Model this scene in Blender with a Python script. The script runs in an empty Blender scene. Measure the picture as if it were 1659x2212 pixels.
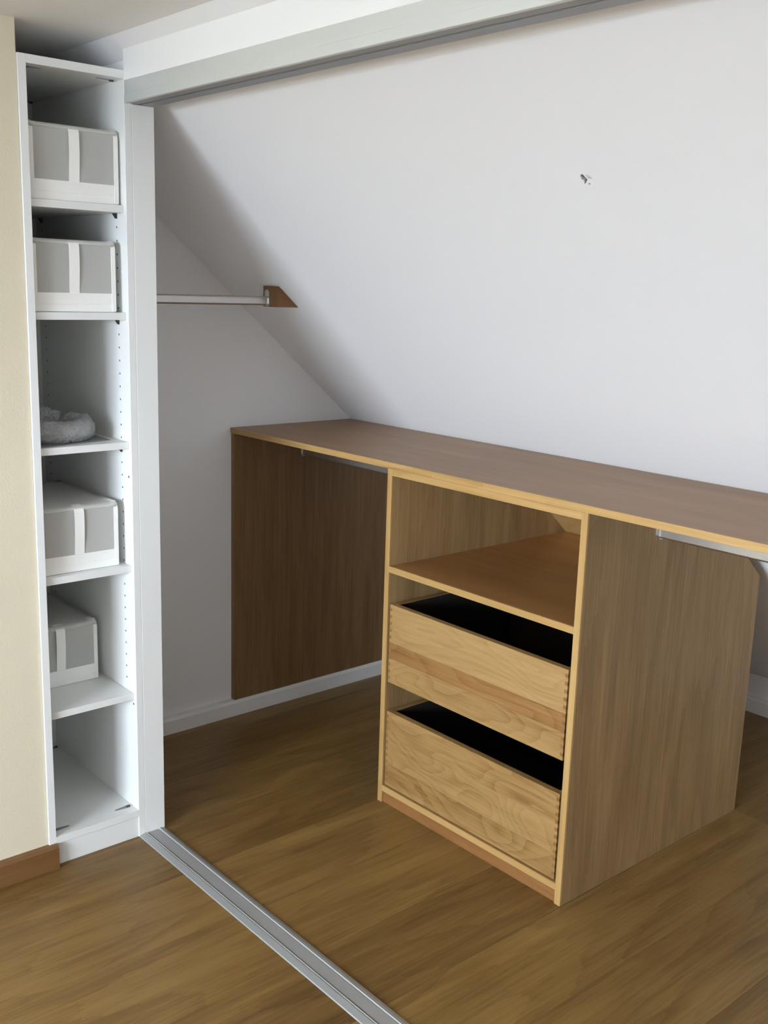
import bpy, bmesh, math, random
from mathutils import Vector, Matrix, noise
random.seed(7)
SC = bpy.context.scene
COL = SC.collection

# ------------------------------------------------------------------ camera
def make_camera():
    yaw, pitch, roll = 0.8507, -0.2125, 0.0311
    f_px = 2251.26
    fw = Vector((-math.sin(yaw)*math.cos(pitch), math.cos(yaw)*math.cos(pitch), math.sin(pitch)))
    r = fw.cross(Vector((0, 0, 1))).normalized()
    u = r.cross(fw)
    c, s = math.cos(roll), math.sin(roll)
    r2, u2 = c*r + s*u, -s*r + c*u
    cam = bpy.data.cameras.new('camera')
    cam.sensor_fit = 'HORIZONTAL'
    cam.sensor_width = 36.0
    cam.lens = f_px*36.0/1659.0
    cam.clip_start = 0.02
    o = bpy.data.objects.new('camera', cam)
    COL.objects.link(o)
    o.matrix_world = Matrix(((r2.x, u2.x, -fw.x, 2.3475), (r2.y, u2.y, -fw.y, -1.2346), (r2.z, u2.z, -fw.z, 1.4733), (0, 0, 0, 1)))
    SC.camera = o
make_camera()

# ------------------------------------------------------------------ daylight and exposure
WIN = (0.90, 2.90, 0.85, 1.93)         # the room's window: x0, x1, z0, z1 in the front wall
ROOM_X1, ROOM_Y0 = 3.30, -4.7
SKY = 70.0
w = bpy.data.worlds.new('sky'); SC.world = w; w.use_nodes = True
bg = w.node_tree.nodes['Background']
bg.inputs[0].default_value = (0.755, 0.862, 0.985, 1); bg.inputs[1].default_value = SKY
pl = bpy.data.lights.new('window_daylight', 'AREA')
pl.shape = 'RECTANGLE'; pl.size = WIN[1]-WIN[0]; pl.size_y = WIN[3]-WIN[2]
pl.cycles.is_portal = True
po = bpy.data.objects.new('window_daylight', pl); COL.objects.link(po)
po.location = ((WIN[0]+WIN[1])/2, ROOM_Y0-0.10, (WIN[2]+WIN[3])/2)
po.rotation_euler = (math.radians(90), 0, 0)
po.rotation_euler = (math.radians(90), 0, math.radians(0))
SC.view_settings.view_transform = 'Standard'
SC.view_settings.look = 'None'
SC.view_settings.exposure = 0.0
SC.view_settings.gamma = 1.0
SC.view_settings.use_curve_mapping = False
SC.cycles.max_bounces = 12
SC.cycles.diffuse_bounces = 7
SC.cycles.use_denoising = True

# ------------------------------------------------------------------ materials
def lin(r, g, b):
    def f(c):
        c /= 255.0
        return c/12.92 if c <= .04045 else ((c+.055)/1.055)**2.4
    return (f(r), f(g), f(b), 1)

def new_mat(name):
    m = bpy.data.materials.new(name); m.use_nodes = True
    return m, m.node_tree, m.node_tree.nodes['Principled BSDF']

def plain(name, col, rough=.5, metal=0.0, bump=0.0, bscale=200, spec=.5):
    m, nt, b = new_mat(name)
    b.inputs['Base Color'].default_value = col
    b.inputs['Roughness'].default_value = rough
    b.inputs['Metallic'].default_value = metal
    b.inputs['Specular IOR Level'].default_value = spec
    if bump:
        tc = nt.nodes.new('ShaderNodeTexCoord'); n = nt.nodes.new('ShaderNodeTexNoise')
        n.inputs['Scale'].default_value = bscale; n.inputs['Detail'].default_value = 3
        bp = nt.nodes.new('ShaderNodeBump'); bp.inputs['Strength'].default_value = bump; bp.inputs['Distance'].default_value = .002
        nt.links.new(tc.outputs['Object'], n.inputs['Vector'])
        nt.links.new(n.outputs['Fac'], bp.inputs['Height'])
        nt.links.new(bp.outputs['Normal'], b.inputs['Normal'])
    return m

def oak(name, dark, mid, light, axis='Z', rough=.42, vary=.12, ring=.35, stretch=9.0, ring_n=16, ring_scale=2.6, fibre=.35, pore=.4, spec=.4):
    """Oak with fibres, growth-ring figure and pores running along the given axis; every board gets its own figure and tone."""
    m, nt, b = new_mat(name)
    N, L = nt.nodes.new, nt.links.new
    tc = N('ShaderNodeTexCoord'); oi = N('ShaderNodeObjectInfo')
    mul = N('ShaderNodeVectorMath'); mul.operation = 'SCALE'
    comb = N('ShaderNodeCombineXYZ')
    for i in range(3): L(oi.outputs['Random'], comb.inputs[i])
    L(comb.outputs[0], mul.inputs[0]); mul.inputs['Scale'].default_value = 37.0
    add = N('ShaderNodeVectorMath'); add.operation = 'ADD'
    L(tc.outputs['Object'], add.inputs[0]); L(mul.outputs[0], add.inputs[1])
    def scaled(along, across):
        mp = N('ShaderNodeMapping')
        sc = [across]*3; sc['XYZ'.index(axis)] = along
        mp.inputs['Scale'].default_value = sc
        L(add.outputs[0], mp.inputs['Vector'])
        return mp.outputs[0]
    def nz(vec, scale, detail, dist=0.0, rough_=.55):
        n = N('ShaderNodeTexNoise'); n.inputs['Scale'].default_value = scale; n.inputs['Detail'].default_value = detail
        n.inputs['Roughness'].default_value = rough_; n.inputs['Distortion'].default_value = dist
        L(vec, n.inputs['Vector']); return n.outputs['Fac']
    def math_(op, a, b_=None, c=None):
        n = N('ShaderNodeMath'); n.operation = op
        for k, v in enumerate((a, b_, c)):
            if v is None: continue
            if isinstance(v, (int, float)): n.inputs[k].default_value = v
            else: L(v, n.inputs[k])
        return n.outputs[0]
    big = nz(scaled(1.0/stretch*2.2, 1.0), ring_scale, 2.0, .4)
    wob = nz(scaled(.10, 1.0), 60, 2, 0, .6)
    rings = math_('FRACT', math_('ADD', math_('MULTIPLY', big, ring_n), math_('MULTIPLY', wob, .5)))
    rings = math_('SUBTRACT', 1.0, math_('POWER', rings, 2.2))
    rings = math_('MULTIPLY', rings, .75)
    band = nz(scaled(.12, 1.0), 16, 3, 0, .6)
    fib = nz(scaled(.02, 1.0), 170, 4, 0, .65)
    por = nz(scaled(.035, 1.0), 520, 2)
    por = math_('GREATER_THAN', por, .60)
    v = math_('ADD', math_('MULTIPLY', rings, ring), math_('MULTIPLY', band, 1.0-ring))
    v = math_('ADD', math_('MULTIPLY', v, 1.0-fibre), math_('MULTIPLY', fib, fibre))
    v = math_('SUBTRACT', v, math_('MULTIPLY', por, .10*pore))
    tone = math_('MULTIPLY', math_('SUBTRACT', oi.outputs['Random'], .5), vary)
    v = math_('ADD', v, tone)
    cr = N('ShaderNodeValToRGB'); e = cr.color_ramp.elements
    e[0].position = .22; e[0].color = dark
    e[1].position = .72; e[1].color = light
    x = e.new(.46); x.color = mid
    L(v, cr.inputs[0]); L(cr.outputs[0], b.inputs['Base Color'])
    b.inputs['Roughness'].default_value = rough
    b.inputs['Specular IOR Level'].default_value = spec
    bp = N('ShaderNodeBump'); bp.inputs['Strength'].default_value = .12; bp.inputs['Distance'].default_value = .0006
    L(fib, bp.inputs['Height']); L(bp.outputs[0], b.inputs['Normal'])
    return m

WHITE_SLOPE = plain('white plaster', (.80, .80, .81, 1), .9, bump=.08, bscale=60, spec=.2)
WHITE_CEIL = plain('white ceiling paint', (.84, .83, .82, 1), .9, bump=.05, bscale=60, spec=.2)
WHITE_LAM = plain('white laminate', (.75, .76, .745, 1), .38, spec=.4)
WHITE_TRIM = plain('white lacquer', (.88, .89, .88, 1), .35, spec=.4)
WHITE_BASE = plain('white baseboard paint', (.78, .78, .77, 1), .5)
CREAM = plain('cream woodchip wallpaper', lin(214, 205, 181), .9, bump=.28, bscale=170, spec=.2)
ALU = plain('brushed aluminium', (.76, .79, .77, 1), .45, .5)
ALU_DK = plain('aluminium channel', (.42, .44, .47, 1), .5, .8)
ALU_FLAT = plain('grey anodised aluminium', (.36, .355, .35, 1), .55, .3)
ALU_TR = plain('track aluminium', (.44, .45, .45, 1), .5, .6)
CHROME = plain('nickel', (.72, .72, .70, 1), .25, 1.0)
ROD = plain('satin nickel tube', (.58, .56, .53, 1), .38, 1.0)
BLACK = plain('dark plastic', (.03, .03, .03, 1), .5)
ZINC = plain('grey zinc', (.33, .33, .33, 1), .45, .6)
HOLE_SHADE = plain('shaded hole disc', (.10, .10, .10, 1), .9)
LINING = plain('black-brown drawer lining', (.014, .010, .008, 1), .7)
GROOVE_SHADE = plain('groove shade', (.07, .07, .075, 1), .7)  # near-black colour puts the shade of the recesses onto aluminium parts
ALU_RIB = plain('track rib', (.80, .81, .80, 1), .4, .4)
ALU_MID = plain('matt aluminium web', (.40, .41, .43, 1), .55, .3)
FELT = plain('grey mat', (.19, .19, .205, 1), .95, bump=.3, bscale=400)
RAW = plain('raw grey plaster', (.33, .33, .34, 1), .95, bump=.6, bscale=700)

OAK_V = oak('oak veneer upright', lin(112, 86, 54), lin(144, 115, 77), lin(170, 141, 98), 'Z', .5, .04, .20, 12, 14, 2.2, .45, .6, spec=.3)
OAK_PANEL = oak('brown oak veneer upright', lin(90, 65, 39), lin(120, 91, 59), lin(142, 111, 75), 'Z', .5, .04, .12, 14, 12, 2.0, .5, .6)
OAK_TOP = oak('oak veneer lengthways', lin(118, 86, 56), lin(140, 106, 72), lin(158, 124, 88), 'X', .42, .04, .14, 14, 10, 2.0, .4, .5, spec=.45)
OAK_SHELF = oak('oak veneer shelf', lin(136, 94, 52), lin(160, 114, 66), lin(180, 136, 84), 'X', .36, .04, .12, 14, 10, 2.0, .35, .5, spec=.5)
OAK_LIP_X = oak('solid oak lipping x', lin(138, 103, 56), lin(168, 133, 81), lin(186, 153, 100), 'X', .45, .12, .2, 10, 8, 4, .4, .3)
OAK_LIP_Z = oak('solid oak lipping z', lin(138, 103, 56), lin(168, 133, 81), lin(186, 153, 100), 'Z', .45, .12, .2, 10, 8, 4, .4, .3)
OAK_STAVE = oak('solid oak stave', lin(112, 76, 36), lin(150, 117, 70), lin(168, 136, 88), 'X', .45, .20, .24, 6.5, 20, 4.2, .36, .5)
OAK_STAVE_DK = oak('darker oak stave', lin(104, 68, 31), lin(136, 98, 53), lin(156, 120, 73), 'X', .45, .10, .24, 6.5, 18, 4.2, .36, .5)
OAK_DRAWER = oak('solid oak drawer box', lin(112, 78, 42), lin(138, 102, 60), lin(158, 122, 76), 'Y', .5, .05, .2, 8, 10, 3, .4, .3)
OAK_END = oak('oak end grain', lin(104, 68, 34), lin(132, 90, 48), lin(150, 106, 60), 'Z', .6, .1, .1, 2, 8, 20, .5, .3)
OAK_PLINTH = oak('reddish oak plinth', lin(112, 74, 40), lin(134, 92, 52), lin(150, 108, 64), 'X', .45, .05, .2, 8, 10, 4, .4, .3)
OAK_FLOOR = oak('oiled oak floorboard', lin(84, 59, 27), lin(118, 89, 46), lin(148, 117, 66), 'Y', .40, .13, .17, 11, 14, 2.4, .36, .5, spec=.4)
OAK_BASE = oak('oak baseboard', lin(92, 62, 33), lin(112, 78, 44), lin(126, 92, 55), 'Y', .45, .05, .2, 8, 10, 4, .4, .3)
OAK_BRKT = oak('oak bracket', lin(92, 62, 34), lin(112, 78, 44), lin(130, 94, 56), 'Y', .5, .05, .2, 8, 10, 8, .4, .3)

def fabric_mat():
    m, nt, b = new_mat('white fabric')
    b.inputs['Base Color'].default_value = (.86, .86, .83, 1); b.inputs['Roughness'].default_value = .85
    b.inputs['Sheen Weight'].default_value = .1
    tc = nt.nodes.new('ShaderNodeTexCoord'); n = nt.nodes.new('ShaderNodeTexNoise'); n.inputs['Scale'].default_value = 55
    bp = nt.nodes.new('ShaderNodeBump'); bp.inputs['Strength'].default_value = .25; bp.inputs['Distance'].default_value = .003
    nt.links.new(tc.outputs['Object'], n.inputs['Vector']); nt.links.new(n.outputs['Fac'], bp.inputs['Height']); nt.links.new(bp.outputs[0], b.inputs['Normal'])
    return m
FABRIC = fabric_mat()
def mesh_mat():
    m, nt, b = new_mat('white net')
    b.inputs['Base Color'].default_value = (.60, .60, .57, 1); b.inputs['Roughness'].default_value = .8
    t = nt.nodes.new('ShaderNodeBsdfTransparent'); mx = nt.nodes.new('ShaderNodeMixShader'); mx.inputs[0].default_value = .62
    nt.links.new(t.outputs[0], mx.inputs[1]); nt.links.new(b.outputs[0], mx.inputs[2])
    nt.links.new(mx.outputs[0], nt.nodes['Material Output'].inputs[0])
    return m
NET = mesh_mat()
def film_mat():
    m, nt, b = new_mat('clear plastic wrap')
    b.inputs['Base Color'].default_value = (.46, .47, .48, 1); b.inputs['Roughness'].default_value = .12
    b.inputs['Specular IOR Level'].default_value = .9
    b.inputs['Coat Weight'].default_value = 1.0; b.inputs['Coat Roughness'].default_value = .05
    tc = nt.nodes.new('ShaderNodeTexCoord'); n = nt.nodes.new('ShaderNodeTexNoise'); n.inputs['Scale'].default_value = 70; n.inputs['Detail'].default_value = 5
    n.inputs['Distortion'].default_value = 1.5
    bp = nt.nodes.new('ShaderNodeBump'); bp.inputs['Strength'].default_value = 1.0; bp.inputs['Distance'].default_value = .012
    nt.links.new(tc.outputs['Object'], n.inputs['Vector']); nt.links.new(n.outputs['Fac'], bp.inputs['Height'])
    nt.links.new(bp.outputs[0], b.inputs['Normal']); nt.links.new(bp.outputs[0], b.inputs['Coat Normal'])
    t = nt.nodes.new('ShaderNodeBsdfTransparent'); mx = nt.nodes.new('ShaderNodeMixShader'); mx.inputs[0].default_value = .66
    nt.links.new(t.outputs[0], mx.inputs[1]); nt.links.new(b.outputs[0], mx.inputs[2])
    nt.links.new(mx.outputs[0], nt.nodes['Material Output'].inputs[0])
    return m
FILM = film_mat()

# ------------------------------------------------------------------ helpers
def add_box(bm, x0, x1, y0, y1, z0, z1, bev=0.0):
    vs = [bm.verts.new((x, y, z)) for x in (x0, x1) for y in (y0, y1) for z in (z0, z1)]
    f = [(0, 1, 3, 2), (4, 6, 7, 5), (0, 4, 5, 1), (2, 3, 7, 6), (0, 2, 6, 4), (1, 5, 7, 3)]
    fs = [bm.faces.new([vs[i] for i in q]) for q in f]
    if bev > 0:
        es = list({e for q in fs for e in q.edges})
        bmesh.ops.bevel(bm, geom=es, offset=bev, segments=1, affect='EDGES', profile=.5)

def add_prism(bm, pts, axis, a0, a1):
    """Polygon pts in the plane across the axis, extruded from a0 to a1. axis X: pts are (y,z); axis Y: (x,z); axis Z: (x,y)."""
    def mk(p, a):
        if axis == 'X': return (a, p[0], p[1])
        if axis == 'Y': return (p[0], a, p[1])
        return (p[0], p[1], a)
    A = [bm.verts.new(mk(p, a0)) for p in pts]; B = [bm.verts.new(mk(p, a1)) for p in pts]
    n = len(pts)
    bm.faces.new(A[::-1]); bm.faces.new(B)
    for i in range(n): bm.faces.new((A[i], A[(i+1) % n], B[(i+1) % n], B[i]))

def add_tube(bm, path, rad, seg=12, flat=1.0, caps=True):
    """Round bar along a list of points; rad is a number or a list."""
    P = [Vector(p) for p in path]; rings = []
    for i, p in enumerate(P):
        t = (P[min(i+1, len(P)-1)] - P[max(i-1, 0)]).normalized()
        up = Vector((0, 0, 1)) if abs(t.z) < .9 else Vector((0, 1, 0))
        a = t.cross(up).normalized(); b = a.cross(t)
        r = rad[i] if isinstance(rad, (list, tuple)) else rad
        rings.append([bm.verts.new(p + a*math.cos(2*math.pi*k/seg)*r*flat + b*math.sin(2*math.pi*k/seg)*r) for k in range(seg)])
    for i in range(len(rings)-1):
        for k in range(seg):
            f = bm.faces.new((rings[i][k], rings[i][(k+1) % seg], rings[i+1][(k+1) % seg], rings[i+1][k])); f.smooth = True
    if caps:
        bm.faces.new(rings[0][::-1]); bm.faces.new(rings[-1])

def obj(name, bm, mat, parent=None, loc=None, label=None):
    """Links a bmesh (built in world coordinates) as one mesh object; its origin goes to loc or to its parent's place."""
    bmesh.ops.recalc_face_normals(bm, faces=bm.faces[:])
    org = Vector(loc) if loc is not None else (wloc(parent) if parent else Vector((0, 0, 0)))
    if org.length: bmesh.ops.translate(bm, verts=bm.verts[:], vec=-org)
    me = bpy.data.meshes.new(name); bm.to_mesh(me); bm.free()
    for m in (mat if isinstance(mat, (list, tuple)) else [mat]): me.materials.append(m)
    o = bpy.data.objects.new(name, me); COL.objects.link(o)
    o.location = org
    if parent:
        o.parent = parent; o.location = org - wloc(parent)
    if label: o['label'] = label
    return o

def wloc(o):
    v = Vector((0, 0, 0))
    while o is not None:
        v += o.location; o = o.parent
    return v

def box(name, x0, x1, y0, y1, z0, z1, mat, parent=None, bev=.0006, loc='c', label=None):
    bm = bmesh.new(); add_box(bm, x0, x1, y0, y1, z0, z1, bev)
    return obj(name, bm, mat, parent, ((x0+x1)/2, (y0+y1)/2, (z0+z1)/2) if loc == 'c' else loc, label)

def prism(name, pts, axis, a0, a1, mat, parent=None, loc=None):
    bm = bmesh.new(); add_prism(bm, pts, axis, a0, a1)
    return obj(name, bm, mat, parent, loc)

def thing(name, loc, label, cat, group=None):
    o = bpy.data.objects.new(name, None); COL.objects.link(o); o.location = loc
    o.empty_display_size = .05
    o['label'] = label; o['category'] = cat
    if group: o['group'] = group
    return o

def struct(o, label=None):
    o['kind'] = 'structure'
    if label: o['label'] = label
    return o

# ------------------------------------------------------------------ dimensions (metres), from the photograph's perspective
TA = math.tan(0.7053)                 # pitch of the roof slope
HT, YB = 1.0059, 1.1382               # worktop height; where the worktop meets the slope
def zs(y): return HT + (YB-y)*TA      # height of the slope's underside
def ys(z): return YB - (z-HT)/TA
YC, ZC = -0.0475, zs(-0.0475)         # line where flat ceiling meets slope
D = 0.558                             # white niche wall at x = -D
YK = 2.155                            # knee wall
J = 0.0586
W, T = 0.2689, 0.0187                 # shelf unit width and board thickness
HC = 1.945

# ------------------------------------------------------------------ structure
floor = struct(box('floor', -.70, ROOM_X1+.05, ROOM_Y0-.25, YK+.05, -.05, -.014, OAK_FLOOR, bev=0), 'oiled oak floor of wide boards running under the roof slope')
k = 0
xb = .235 - .23*4
rows = 0
while xb < ROOM_X1:
    x0, x1 = max(xb, -.699), min(xb+.23, ROOM_X1)
    if abs(xb-.925) < .01: joints = [ROOM_Y0, -2.38, -.78, 1.425, YK]
    else:
        j = ROOM_Y0 + .5 + random.random()*1.6; joints = [ROOM_Y0]
        while j < YK-.3:
            # keep board ends away from the stretch of floor the photograph shows
            if (xb < .9 and -.75 < j < 1.35) or (xb > .9 and -.2 < j < 1.3): j += .45; continue
            joints.append(j); j += 2.1 + random.random()*.4
        joints.append(YK)
    for a, b in zip(joints, joints[1:]):
        box('plank', x0+.0003, x1-.0003, a+.0003, b-.0003, -.014, 0, OAK_FLOOR, floor, .0006)
    xb += .23; rows += 1

struct(box('ceiling', -.70, ROOM_X1+.05, ROOM_Y0-.25, YC, ZC, ZC+.05, WHITE_CEIL, bev=0), 'flat white ceiling of the room')

# roof slope: a slab around a small broken patch of plaster
SN = Vector((0, -math.sin(.7053), -math.cos(.7053)))      # normal into the room
SD = Vector((0, math.cos(.7053), -math.sin(.7053)))       # down the slope
S0 = Vector((0, YC, ZC))
TLEN = (YK - YC)/math.cos(.7053) + .03
HX, HTT = 1.0765, (0.350-YC)/math.cos(.7053)              # the broken patch
PR = .032
def sp(x, t, n): return S0 + Vector((x, 0, 0)) + SD*t + SN*n
bm = bmesh.new()
def slab(x0, x1, t0, t1):
    c = [sp(x, t, n) for x in (x0, x1) for t in (t0, t1) for n in (0, -.05)]
    vs = [bm.verts.new(p) for p in c]
    for q in [(0, 1, 3, 2), (4, 6, 7, 5), (0, 4, 5, 1), (2, 3, 7, 6), (0, 2, 6, 4), (1, 5, 7, 3)]: bm.faces.new([vs[i] for i in q])
slab(-.70, HX-PR, 0, TLEN); slab(HX+PR, ROOM_X1+.05, 0, TLEN)
slab(HX-PR, HX+PR, 0, HTT-PR); slab(HX-PR, HX+PR, HTT+PR, TLEN)
slope = struct(obj('ceiling_slope', bm, WHITE_SLOPE), 'white plastered roof slope above the worktop')
bm = bmesh.new(); NG = 84; grid = []
CHIPS = [
    (.011, [(-.007, -.0131), (-.0027, -.0134), (-.0006, -.0078), (.0006, -.0029), (.002, -.0007), (-.0034, .0044), (-.0095, .0109), (-.0083, .004), (-.0105, -.0003), (-.0101, -.0058)]),
    (.008, [(.0053, -.0128), (.0072, -.0115), (.0089, -.0064), (.0135, -.0019), (.0112, .0), (.0067, -.0024), (.005, -.0087)]),
    (.006, [(-.0032, .0099), (.0016, .0082), (.0036, .0104), (.0002, .0132), (-.0034, .0127)])]
def chip_depth(a, b):
    """Depth of the broken plaster; a across, b down the slope, in metres from the patch's centre."""
    for deep, poly in CHIPS:
        inside, dist = False, 1.0
        n = len(poly)
        for q in range(n):
            (x0, y0), (x1, y1) = poly[q], poly[(q+1) % n]
            if (y0 > b) != (y1 > b) and a < (x1-x0)*(b-y0)/(y1-y0)+x0: inside = not inside
            f = max(0, min(1, ((a-x0)*(x1-x0)+(b-y0)*(y1-y0))/((x1-x0)**2+(y1-y0)**2)))
            dist = min(dist, math.hypot(a-x0-f*(x1-x0), b-y0-f*(y1-y0)))
        if inside: return deep*min(1, .15+dist/.0016)
    r_ = math.hypot(a, b)
    if r_ < .026: return -.0010*max(0, noise.noise(Vector((a*150, b*150, 9))))*(1-r_/.026)*2
    return 0.0
for i in range(NG+1):
    row = []
    for jj in range(NG+1):
        a, b = -PR + 2*PR*i/NG, -PR + 2*PR*jj/NG
        row.append(bm.verts.new(sp(HX+a, HTT+b, -chip_depth(a, b))))
    grid.append(row)
for i in range(NG):
    for jj in range(NG):
        f = bm.faces.new((grid[i][jj], grid[i+1][jj], grid[i+1][jj+1], grid[i][jj+1]))
        a, b = -PR + 2*PR*(i+.5)/NG, -PR + 2*PR*(jj+.5)/NG
        f.material_index = 1 if chip_depth(a, b) > .002 else 0
obj('chipped_plaster', bm, [WHITE_SLOPE, RAW], slope, label='small broken hole in the white plaster')

# walls
struct(box('wall_left', -.70, -.006, ROOM_Y0-.25, -W-.0008, 0, ZC, CREAM, bev=0), 'cream papered wall beside the tall shelf')
struct(prism('wall_niche', [(-W-.0008, 0), (YK, 0), (YK, zs(YK)), (YC, ZC), (-W-.0008, ZC)], 'X', -.70, -D, WHITE_SLOPE), 'white side wall of the niche under the slope')
struct(box('wall_knee', -.70, ROOM_X1+.05, YK, YK+.06, 0, zs(YK)+.02, WHITE_SLOPE, bev=0), 'low knee wall behind the oak cabinet')
struct(box('wall_right', ROOM_X1, ROOM_X1+.06, ROOM_Y0-.25, YK, 0, ZC, WHITE_SLOPE, bev=0), 'white wall on the right')
bm = bmesh.new()
y0, y1 = ROOM_Y0-.25, ROOM_Y0
add_box(bm, -.70, WIN[0], y0, y1, 0, ZC); add_box(bm, WIN[1], ROOM_X1+.05, y0, y1, 0, ZC)
add_box(bm, WIN[0], WIN[1], y0, y1, 0, WIN[2]); add_box(bm, WIN[0], WIN[1], y0, y1, WIN[3], ZC)
struct(obj('wall_front', bm, WHITE_SLOPE), 'white wall with the window')
bm = bmesh.new()
fy0, fy1 = ROOM_Y0-.20, ROOM_Y0-.14
add_box(bm, WIN[0], WIN[0]+.05, fy0, fy1, WIN[2], WIN[3]); add_box(bm, WIN[1]-.05, WIN[1], fy0, fy1, WIN[2], WIN[3])
add_box(bm, WIN[0]+.05, WIN[1]-.05, fy0, fy1, WIN[2], WIN[2]+.05); add_box(bm, WIN[0]+.05, WIN[1]-.05, fy0, fy1, WIN[3]-.05, WIN[3])
struct(obj('window_1', bm, WHITE_TRIM), 'white window frame')

# unseen ground outside, added to dim the light entering from below the horizon
GROUND = plain('light-dimming grey ground', (.20, .205, .205, 1), .95, bump=.3, bscale=3)
struct(box('ground', -80, 80, -160, ROOM_Y0-.3, -3.2, -3.0, GROUND, bev=0), 'unseen ground added outside the window')

# partition end and jamb board between shelf unit and niche
struct(prism('wall_partition', [(.0005, 0), (J, 0), (J, zs(J)-.001), (.0005, zs(.0005)-.001)], 'X', -D, -.014, WHITE_TRIM), 'white partition behind the jamb board')
struct(box('trim_1', -.014, 0, .0005, J, 0, 1.8736, WHITE_LAM, bev=.0008), 'white jamb board beside the tall shelf')
# header fascia
ZFT, ZRT, ZRB = zs(-T), 1.9232, 1.8736
struct(prism('trim_2', [(-T, ZRT), (J-.004, ZRT), (J-.004, zs(J-.004)), (-T, ZFT)], 'X', 0.0, ROOM_X1, WHITE_TRIM), 'white fascia board above the aluminium rail')

# baseboards
bm = bmesh.new()
add_prism(bm, [(-.006, 0), (.015, 0), (.015, .056), (.009, .063), (-.006, .063)], 'Y', ROOM_Y0, -W+T)
struct(obj('baseboard_left', bm, OAK_BASE, loc=(0, -1.5, 0)), 'oak baseboard along the cream wall')
bm = bmesh.new()
add_prism(bm, [(-D, 0), (-D+.030, 0), (-D+.030, .046), (-D+.022, .054), (-D, .054)], 'Y', J, YK)
struct(obj('baseboard_niche', bm, WHITE_BASE), 'white baseboard along the niche wall')
bm = bmesh.new()
add_prism(bm, [(YK, 0), (YK-.016, 0), (YK-.016, .050), (YK-.010, .056), (YK, .056)], 'X', -D+.030, ROOM_X1)
struct(obj('baseboard_knee', bm, WHITE_BASE), 'white baseboard along the knee wall')

# ------------------------------------------------------------------ sliding-door rails
tr = thing('floor_track', (0, 0, 0), 'grey aluminium sliding door track let into the oak floor', 'track')
def yy(f): return -T + (J+T)*f
def alu_piece(name, prof, mat, parent, x0=0.0, x1=ROOM_X1):
    bm = bmesh.new(); add_prism(bm, prof, 'X', x0, x1); return obj(name, bm, mat, parent)
alu_piece('base_plate', [(yy(0), 0), (yy(1), 0), (yy(1), .0008), (yy(0), .0008)], GROOVE_SHADE, tr)
alu_piece('flange', [(yy(0), .0008), (yy(.02), .003), (yy(.22), .0062), (yy(.235), .0062), (yy(.235), .0008)], ALU_TR, tr)
alu_piece('rib', [(yy(.262), .0008), (yy(.262), .0062), (yy(.292), .0062), (yy(.292), .0008)], ALU_RIB, tr)
alu_piece('centre_plate', [(yy(.335), .0008), (yy(.335), .0046), (yy(.735), .0046), (yy(.735), .0008)], ALU_FLAT, tr)
alu_piece('rib', [(yy(.768), .0008), (yy(.768), .0062), (yy(.798), .0062), (yy(.798), .0008)], ALU_RIB, tr)
alu_piece('flange', [(yy(.83), .0008), (yy(.83), .0062), (yy(.85), .0062), (yy(.98), .003), (yy(1), .0008)], ALU_TR, tr)

rl = thing('top_rail', (0, 0, ZRB), 'aluminium sliding door rail fixed under the white fascia board', 'rail')
yb_ = J-.004
alu_piece('front_plate', [(-T, ZRB+.0008), (-T, ZRB+.019), (-T+.001, ZRB+.020), (-T+.001, ZRT), (-T+.006, ZRT), (-T+.006, ZRB+.004), (-T+.009, ZRB+.004), (-T+.009, ZRB), (-T+.0008, ZRB)], ALU, rl)
alu_piece('channel', [(-T+.006, ZRT), (yb_, ZRT), (yb_, ZRT-.006), (-T+.006, ZRT-.006)], GROOVE_SHADE, rl)
ym = .5*(-T+yb_)
alu_piece('centre_web', [(-T+.0112, ZRT-.006), (-T+.037, ZRT-.006), (-T+.037, ZRB+.0012), (-T+.0112, ZRB+.0012)], ALU_MID, rl)
alu_piece('rear_lip', [(-T+.042, ZRT-.006), (yb_, ZRT-.006), (yb_, ZRB), (-T+.042, ZRB)], ALU_DK, rl)

# ------------------------------------------------------------------ tall white shelf unit
XB = -.53
su = thing('shelf_unit', (-.26, -W/2, 0), 'tall narrow white open shelf unit between the cream wall and the jamb', 'shelf')
box('side_panel', XB, 0, -T, 0, 0, HC, WHITE_LAM, su)
box('side_panel', XB, 0, -W, -W+T, 0, HC, WHITE_LAM, su)
box('top_panel', XB, 0, -W+T, -T, HC-T, HC, WHITE_LAM, su)
Z0 = .0784
box('bottom_panel', XB, 0, -W+T, -T, Z0-T, Z0, WHITE_LAM, su)
box('back_panel', XB, XB+.006, -W+T, -T, Z0, HC-T, WHITE_LAM, su, bev=0)
box('plinth', -.020, -.003, -W+T, -T, 0, Z0-T, WHITE_LAM, su)
SH = [.4085, .7563, 1.0758, 1.3931, 1.6446]
TS = .0176
for z in SH:
    s = box('shelf', XB+.008, -.0137, -W+T+.0006, -T-.0006, z-TS, z, WHITE_LAM, su, .0008)
    if z < .5 or z == SH[1]: continue
    for px in (-.051, -.487):
        for sy in (-T, -W+T):
            bm = bmesh.new()
            d = -1 if sy == -T else 1
            add_prism(bm, [(sy, z-TS), (sy+d*.010, z-TS), (sy+d*.008, z-TS-.003), (sy+d*.002, z-TS-.012), (sy, z-TS-.012)], 'X', px-.004, px+.004)
            obj('shelf_pin', bm, BLACK, su)
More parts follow.
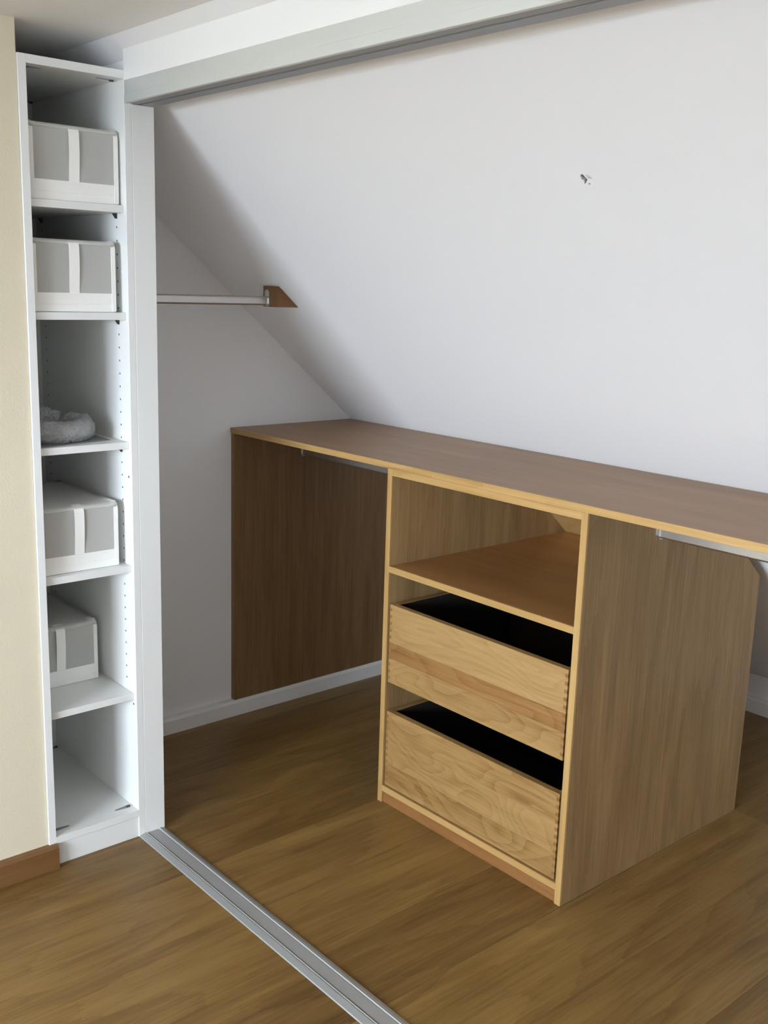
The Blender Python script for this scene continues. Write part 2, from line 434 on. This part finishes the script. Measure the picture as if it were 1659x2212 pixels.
# raised dark discs on the inner faces, coloured like the shade inside peg holes
bm = bmesh.new()
def peg(x, z, side, r=.0026):
    y = -T if side > 0 else -W+T
    d = -1 if side > 0 else 1
    add_tube(bm, [(x, y-d*.001, z), (x, y+d*.00035, z)], r, 10)
zz = [1.3391-.032*n + .032*10 for n in range(0, 39)]
for x in (-.051, -.487):
    for z in zz:
        if any(zt-TS-.014 < z < zt+.004 for zt in SH) or z < .36: continue
        peg(x, z, 1)
        peg(x, z, -1)
peg(-.016, .987, 1, .0033); peg(-.016, .378, 1, .0033)
ph = obj('peg_hole_discs', bm, HOLE_SHADE, su); ph['kind'] = 'stuff'
# cam locks on the top and bottom boards: tapered grey plate with a dark head
for zf, d in ((Z0, 1), (HC-T, -1)):
    for x in (-.036, -.500):
        for ya, yb in ((-.070, -.024), (-.200, -.246)):
            bm = bmesh.new()
            s = 1 if yb > ya else -1
            add_prism(bm, [(x-.002, ya), (x+.002, ya), (x+.0065, yb-s*.012), (x+.0065, yb-s*.004), (x-.0065, yb-s*.004), (x-.0065, yb-s*.012)], 'Z', zf, zf+d*.0012)
            c = obj('cam_lock', bm, ZINC, su)
            bm = bmesh.new(); add_tube(bm, [(x, yb-s*.012, zf+d*.0008), (x, yb-s*.003, zf+d*.0008)], .0035, 8)
            obj('bolt_head', bm, BLACK, c)

# ------------------------------------------------------------------ fabric boxes
def fabric_box(x_front, y0, y1, z, h, depth, label, sag=.0, lean=0.0):
    """White fabric box: bottom tray, top flap, net front window, binding tapes and a pull strap."""
    yc = (y0+y1)/2
    t = thing('fabric_box', (x_front-depth/2, yc, z), label, 'box', 'white fabric boxes in the tall shelf')
    x0, x1 = x_front-depth, x_front
    th = .003
    zt = z + h
    def top_z(y, x):
        fy = (y-y0)/(y1-y0); fx = (x-x0)/(x1-x0)
        return zt - sag*4*fy*(1-fy)*math.sin(math.pi*min(1, .35+fx*.65)) - lean*(1-fx)
    box('bottom', x0, x1-.002, y0+.002, y1-.002, z, z+.004, FABRIC, t)
    for nm, ya, yb in (('side', y0, y0+th), ('side', y1-th, y1)):
        bm = bmesh.new()
        n = 8
        A = [(x0+(x1-x0)*i/n) for i in range(n+1)]
        # corner rounded at the top front
        pts = [(x0, z+.004), (x1-.002, z+.004), (x1-.002, zt-.016), (x1-.007, zt-.006), (x1-.016, zt-.002), (x0, top_z(y0, x0)-.001)]
        add_prism(bm, pts, 'Y', ya, yb)
        obj(nm, bm, FABRIC, t)
    box('back', x0, x0+th, y0+th, y1-th, z+.004, zt-.004, FABRIC, t)
    # top flap with a gentle sag, rolling over the front edge
    bm = bmesh.new(); nx, ny = 10, 10; rows_ = []
    prof = [x0 + (x1-.011-x0)*i/nx for i in range(nx+1)]
    for i in range(nx+4):
        row = []
        for k in range(ny+1):
            y = y0 + (y1-y0)*k/ny
            if i <= nx: p = (prof[i], y, top_z(y, prof[i]))
            else:
                a = (i-nx)/3*math.pi/2*.95
                p = (x1-.011+.0115*math.sin(a), y, top_z(y, x1) - .0115*(1-math.cos(a)))
            row.append(bm.verts.new(p))
        rows_.append(row)
    low = []
    for i in range(nx+3):
        for k in range(ny):
            f = bm.faces.new((rows_[i][k], rows_[i+1][k], rows_[i+1][k+1], rows_[i][k+1])); f.smooth = True
    r = bmesh.ops.solidify(bm, geom=bm.faces[:], thickness=.0016)
    obj('top_flap', bm, FABRIC, t)
    # net window
    bm = bmesh.new(); add_box(bm, x1-.0012, x1-.0006, y0+.004, y1-.004, z+.036, zt-.008)
    obj('net_window', bm, NET, t)
    # bottom band, side tapes, strap
    bm = bmesh.new(); add_box(bm, x1-.003, x1+.0006, y0, y1, z+.018, z+.044, .0006)
    obj('bottom_band', bm, FABRIC, t)
    bm = bmesh.new(); add_box(bm, x1-.003, x1-.0002, y0+.001, y1-.001, z+.0005, z+.019, .0006)
    obj('tray_edge', bm, FABRIC, t)
    for ya, yb in ((y0-.0005, y0+.010), (y1-.010, y1+.0005)):
        bm = bmesh.new()
        pr = [(x1-.004, z+.002), (x1+.0012, z+.002), (x1+.0012, zt-.017), (x1-.0035, zt-.006), (x1-.014, zt+.0015), (x1-.016, zt), (x1-.006, zt-.008), (x1-.004, zt-.017)]
        add_prism(bm, pr, 'Y', ya, yb); obj('binding_tape', bm, FABRIC, t)
    yc2 = yc - .002
    bm = bmesh.new()
    n = 12; pts_o, pts_i = [], []
    zt2 = zt - sag
    for i in range(n+1):
        f = i/n
        if f < .25:
            a = f/.25*math.pi/2
            pts_o.append((x1-.018+.022*math.sin(a), zt2+.003-.016*(1-math.cos(a))))
        else:
            g = (f-.25)/.75
            pts_o.append((x1+.004-.0028*g + .0015*math.sin(g*5), zt2-.013-(zt2-.013-z-.030)*g))
    pr = pts_o + [(p[0]-.0012, p[1]-.0004) for p in reversed(pts_o)]
    add_prism(bm, pr, 'Y', yc2-.0125, yc2+.0125)
    obj('pull_strap', bm, FABRIC, t)
    return t
fabric_box(-.024, -.2415, -.026, SH[4]+.0004, .168, .345, 'topmost white fabric box with net front, highest in the tall white shelf', .005)
fabric_box(-.026, -.2435, -.038, SH[3]+.0004, .166, .345, 'second white fabric box from the top, on the shelf above the empty one', .003)
fabric_box(-.036, -.2460, -.042, SH[1]+.0004, .166, .345, 'white fabric box with its pale top showing, below the plastic-wrapped bundle', .002)
fabric_box(-.170, -.2460, -.044, SH[0]+.0004, .166, .345, 'lowest white fabric box, pushed to the back of its shelf', .002)

# ------------------------------------------------------------------ mat and plastic bundle
bm = bmesh.new()
add_prism(bm, [(-.020, -.2485), (-.062, -.044), (-.44, -.040), (-.44, -.2485)], 'Z', SH[2]+.0002, SH[2]+.0022)
o = obj('shelf_mat', bm, FELT, loc=(-.2, -.15, SH[2])); o['label'] = 'dark grey mat lying on the middle shelf under the plastic bundle'; o['category'] = 'mat'

def lumpy(path, rad, seg, amp, freq, seed, zfloor, flat=1.0):
    bm = bmesh.new()
    # resample the path smoothly
    P = [Vector(p) for p in path]; n = 40; pp, rr = [], []
    for i in range(n+1):
        s = i/n*(len(P)-1); a = min(int(s), len(P)-2); f = s-a
        p0, p1, p2, p3 = P[max(a-1, 0)], P[a], P[a+1], P[min(a+2, len(P)-1)]
        q = .5*((2*p1)+(-p0+p2)*f+(2*p0-5*p1+4*p2-p3)*f*f+(-p0+3*p1-3*p2+p3)*f**3)
        pp.append(q); rr.append((rad[a]*(1-f)+rad[a+1]*f)*(1 if 0 < i < n else .25))
    add_tube(bm, pp, rr, seg, flat)
    for v in bm.verts:
        c = noise.noise_vector(v.co*freq + Vector((seed, 0, 0)))*amp + noise.noise_vector(v.co*freq*3.1 + Vector((seed, 5, 0)))*amp*.45
        v.co += c
        v.co.z = max(v.co.z, zfloor); v.co.y = max(v.co.y, -W+T+.0008)
    return bm
zf = SH[2] + .0023
pb = thing('plastic_bundle', (-.12, -.17, zf), 'crumpled bundle in clear plastic wrap on the middle shelf of the tall unit', 'bag')
obj('front_roll', lumpy([(-.085, -.238, zf+.030), (-.070, -.20, zf+.026), (-.066, -.150, zf+.024), (-.080, -.112, zf+.027), (-.120, -.096, zf+.032), (-.170, -.100, zf+.036)], [.026, .029, .026, .030, .032, .026], 22, .006, 60, 1.0, zf), FILM, pb)
obj('rear_roll', lumpy([(-.17, -.232, zf+.058), (-.185, -.205, zf+.050), (-.20, -.16, zf+.040), (-.19, -.12, zf+.036)], [.030, .036, .034, .024], 22, .007, 55, 4.0, zf), FILM, pb)

# ------------------------------------------------------------------ oak cabinet
YF, XL, XR, TP = .6283, .2341, .9225, .0181
ZB = HT - .0177                       # underside of the worktop
YE, ZCH = 1.4244, .7134
def zch(y): return ZCH + (YE-y)*TA
YT = YE - (ZB-ZCH)/TA
cab = thing('oak_cabinet', ((XL+XR)/2, YF+.4, 0), 'oak cabinet with open shelf compartment and two drawers, standing under the worktop', 'cabinet')
LIP = .006
for x0, x1 in ((XL, XL+TP), (XR-TP, XR)):
    bm = bmesh.new()
    add_prism(bm, [(YF+LIP, 0), (YE, 0), (YE, ZCH), (YT, ZB), (YF+LIP, ZB)], 'X', x0, x1)
    sp_ = obj('side_panel', bm, OAK_V, cab, ((x0+x1)/2, 1.0, .5))
    box('edge_strip', x0, x1, YF, YF+LIP, 0, ZB, OAK_LIP_Z, sp_, .0004)
XI0, XI1 = XL+TP, XR-TP
rail = box('top_rail', XI0, XI1, YF+LIP, YF+.09, ZB-TP, ZB, OAK_LIP_X, cab)
box('edge_strip', XI0, XI1, YF, YF+LIP, ZB-TP, ZB, OAK_LIP_X, rail, .0004)
ZSH = .7149
sh_ = box('shelf', XI0, XI1, YF+LIP, YE-.022, ZSH-TP, ZSH, OAK_SHELF, cab)
box('edge_strip', XI0, XI1, YF, YF+LIP, ZSH-TP, ZSH, OAK_LIP_X, sh_, .0004)
br = box('bottom_panel', XI0, XI1, YF+LIP, YE-.022, .0365, .0365+TP, OAK_SHELF, cab)
box('edge_strip', XI0, XI1, YF, YF+LIP, .0365, .0365+TP, OAK_LIP_X, br, .0004)
box('plinth', XI0, XI1, YF+.006, YF+.022, 0, .0365, OAK_PLINTH, cab, label='reddish oak plinth')
bm = bmesh.new()
n_ = Vector((0, -math.sin(.7053), -math.cos(.7053)))
add_prism(bm, [(YE, 0), (YE, ZCH), (YT, ZB), (YT-.022, ZB), (YE-.020, ZCH-.010), (YE-.020, 0)], 'X', XI0, XI1)
obj('back_panel', bm, OAK_LIP_Z, cab, ((XI0+XI1)/2, 1.3, .5))

def drawer(z0, z1, staves, seedoff):
    x0, x1 = XI0+.0075, XI1-.0075
    yf = YF+.003
    FT = .018; ST = .014; DY = 1.13
    d = box('drawer', x0+ST, x1-ST, yf+FT, DY-.012, z0+.012, z0+.020, OAK_DRAWER, cab)     # the drawer's own mesh is its floor board
    box('side_board', x0, x0+ST, yf+FT, DY, z0, z1, OAK_DRAWER, d)
    box('side_board', x1-ST, x1, yf+FT, DY, z0, z1, OAK_DRAWER, d)
    box('back_board', x0+ST, x1-ST, DY-.012, DY, z0, z1-.02, OAK_DRAWER, d)
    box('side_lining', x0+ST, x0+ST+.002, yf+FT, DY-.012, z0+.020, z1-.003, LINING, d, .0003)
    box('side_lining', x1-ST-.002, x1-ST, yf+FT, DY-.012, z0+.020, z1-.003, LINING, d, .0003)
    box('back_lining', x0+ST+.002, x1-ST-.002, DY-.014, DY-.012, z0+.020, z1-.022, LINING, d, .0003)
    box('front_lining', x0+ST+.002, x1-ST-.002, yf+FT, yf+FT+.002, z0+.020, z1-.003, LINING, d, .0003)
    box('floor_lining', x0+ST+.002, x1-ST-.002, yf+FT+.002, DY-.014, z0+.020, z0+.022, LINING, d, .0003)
    z = z0
    for si, s in enumerate(staves):
        zz_ = z + (z1-z0)*s
        box('stave', x0, x1, yf, yf+FT, z, zz_, OAK_STAVE_DK if (seedoff == 0 and si == 1) else OAK_STAVE, d, .0002)
        z = zz_
    # box-joint fingers: end grain of the side boards showing at both ends of the front
    n = 11; p = (z1-z0)/(n+.5); first = None
    for side in (0, 1):
        for i in range(n):
            zc = z0 + p*(i+.75)
            xa = x0-.0001 if side == 0 else x1-ST*.62
            loc = (xa, yf-.0004, zc)
            if first is None:
                bm = bmesh.new(); add_box(bm, loc[0], loc[0]+ST*.62, loc[1], loc[1]+.004, zc-p*.24, zc+p*.24)
                first = obj('joint_finger', bm, OAK_END, d, loc)
            else:
                c = first.copy(); COL.objects.link(c); c.location = Vector(loc) - wloc(d)
    return d
drawer(.3754, .6058, (.31, .21, .48), 0)
drawer(.0597, .2877, (.30, .36, .34), 1)

# ------------------------------------------------------------------ worktop
wt = thing('worktop', (1.2, .88, ZB), 'long oak worktop with a light solid edge, running under the roof slope', 'worktop')
XW1 = ROOM_X1 - .001
EJ = [-D+.001, .405, 1.62, XW1]
for a, b in zip(EJ, EJ[1:]):
    box('edge_strip', a, b, YF, YF+.005, ZB, HT, OAK_LIP_X, wt, .0006)
bm = bmesh.new()
add_prism(bm, [(YF+.005, ZB), (ys(ZB)-.002, ZB), (YB-.002, HT), (YF+.005, HT)], 'X', -D+.001, XW1)
obj('top_board', bm, OAK_TOP, wt, (1.2, .88, ZB))

# panel hung on the niche wall under the worktop
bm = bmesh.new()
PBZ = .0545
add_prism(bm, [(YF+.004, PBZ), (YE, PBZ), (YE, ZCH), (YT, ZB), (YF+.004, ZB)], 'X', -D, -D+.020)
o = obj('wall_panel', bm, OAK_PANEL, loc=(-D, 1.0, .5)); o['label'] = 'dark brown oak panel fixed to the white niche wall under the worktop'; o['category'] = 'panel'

# ------------------------------------------------------------------ clothes rods
def under_rod(x0, x1, y, z, label):
    t = thing('clothes_rod', ((x0+x1)/2, y, z), label, 'rod', 'clothes rods under the worktop')
    bm = bmesh.new()
    H, Wd, n = .030, .015, 20
    pr = []
    for k in range(n):
        a = 2*math.pi*k/n
        pr.append((y + Wd/2*math.cos(a), z + (H-Wd)/2*(1 if math.sin(a) >= 0 else -1) + Wd/2*math.sin(a)))
    add_prism(bm, pr, 'X', x0+.003, x1-.003)
    obj('tube', bm, ROD, t)
    for a, b in ((x0, x0+.010), (x1-.010, x1)):
        bm = bmesh.new()
        add_prism(bm, [(y-.011, z+.024), (y-.011, z-.008), (y-.007, z-.018), (y+.007, z-.018), (y+.011, z-.008), (y+.011, z+.024)], 'X', a, b)
        obj('flange', bm, ROD, t)
    return t
under_rod(-D+.020, XL, .91, .910, 'clothes rod in the shaded left niche under the worktop')
under_rod(XR, XW1, .91, .910, 'clothes rod right of the oak cabinet under the worktop')

cr = thing('clothes_rod', (-.285, .33, 1.422), 'high clothes rod ending in an oak wedge on the roof slope', 'rod')
bm = bmesh.new()
pr = []
for k in range(20):
    a = 2*math.pi*k/20
    pr.append((-.285 + .0075*math.cos(a), 1.4225 + .0060*(1 if math.sin(a) >= 0 else -1) + .0075*math.sin(a)))
add_prism(bm, pr, 'Y', J, .586)
obj('tube', bm, ROD, cr)
bm = bmesh.new()
bz0, bz1 = 1.405, 1.4655
add_prism(bm, [(.590, bz0), (ys(bz0)-.0015, bz0), (ys(bz1)-.0015, bz1), (.590, bz1)], 'X', -.314, -.243)
obj('wedge', bm, OAK_BRKT, cr, (-.28, .6, 1.43), label='oak wedge block')
for ya, yb in ((J, J+.008), (.582, .590)):
    bm = bmesh.new()
    add_prism(bm, [(-.297, 1.448), (-.291, 1.455), (-.279, 1.455), (-.273, 1.448), (-.273, 1.410), (-.278, 1.407), (-.292, 1.407), (-.297, 1.410)], 'Y', ya, yb)
    fl = obj('flange', bm, CHROME, cr)
    bm = bmesh.new(); s = -1 if ya > .3 else 1
    yy0 = ya if s < 0 else yb
    add_tube(bm, [(-.285, yy0-.0005*s, 1.449), (-.285, yy0+.0015*s, 1.449)], .0032, 10)
    obj('screw', bm, CHROME, fl)
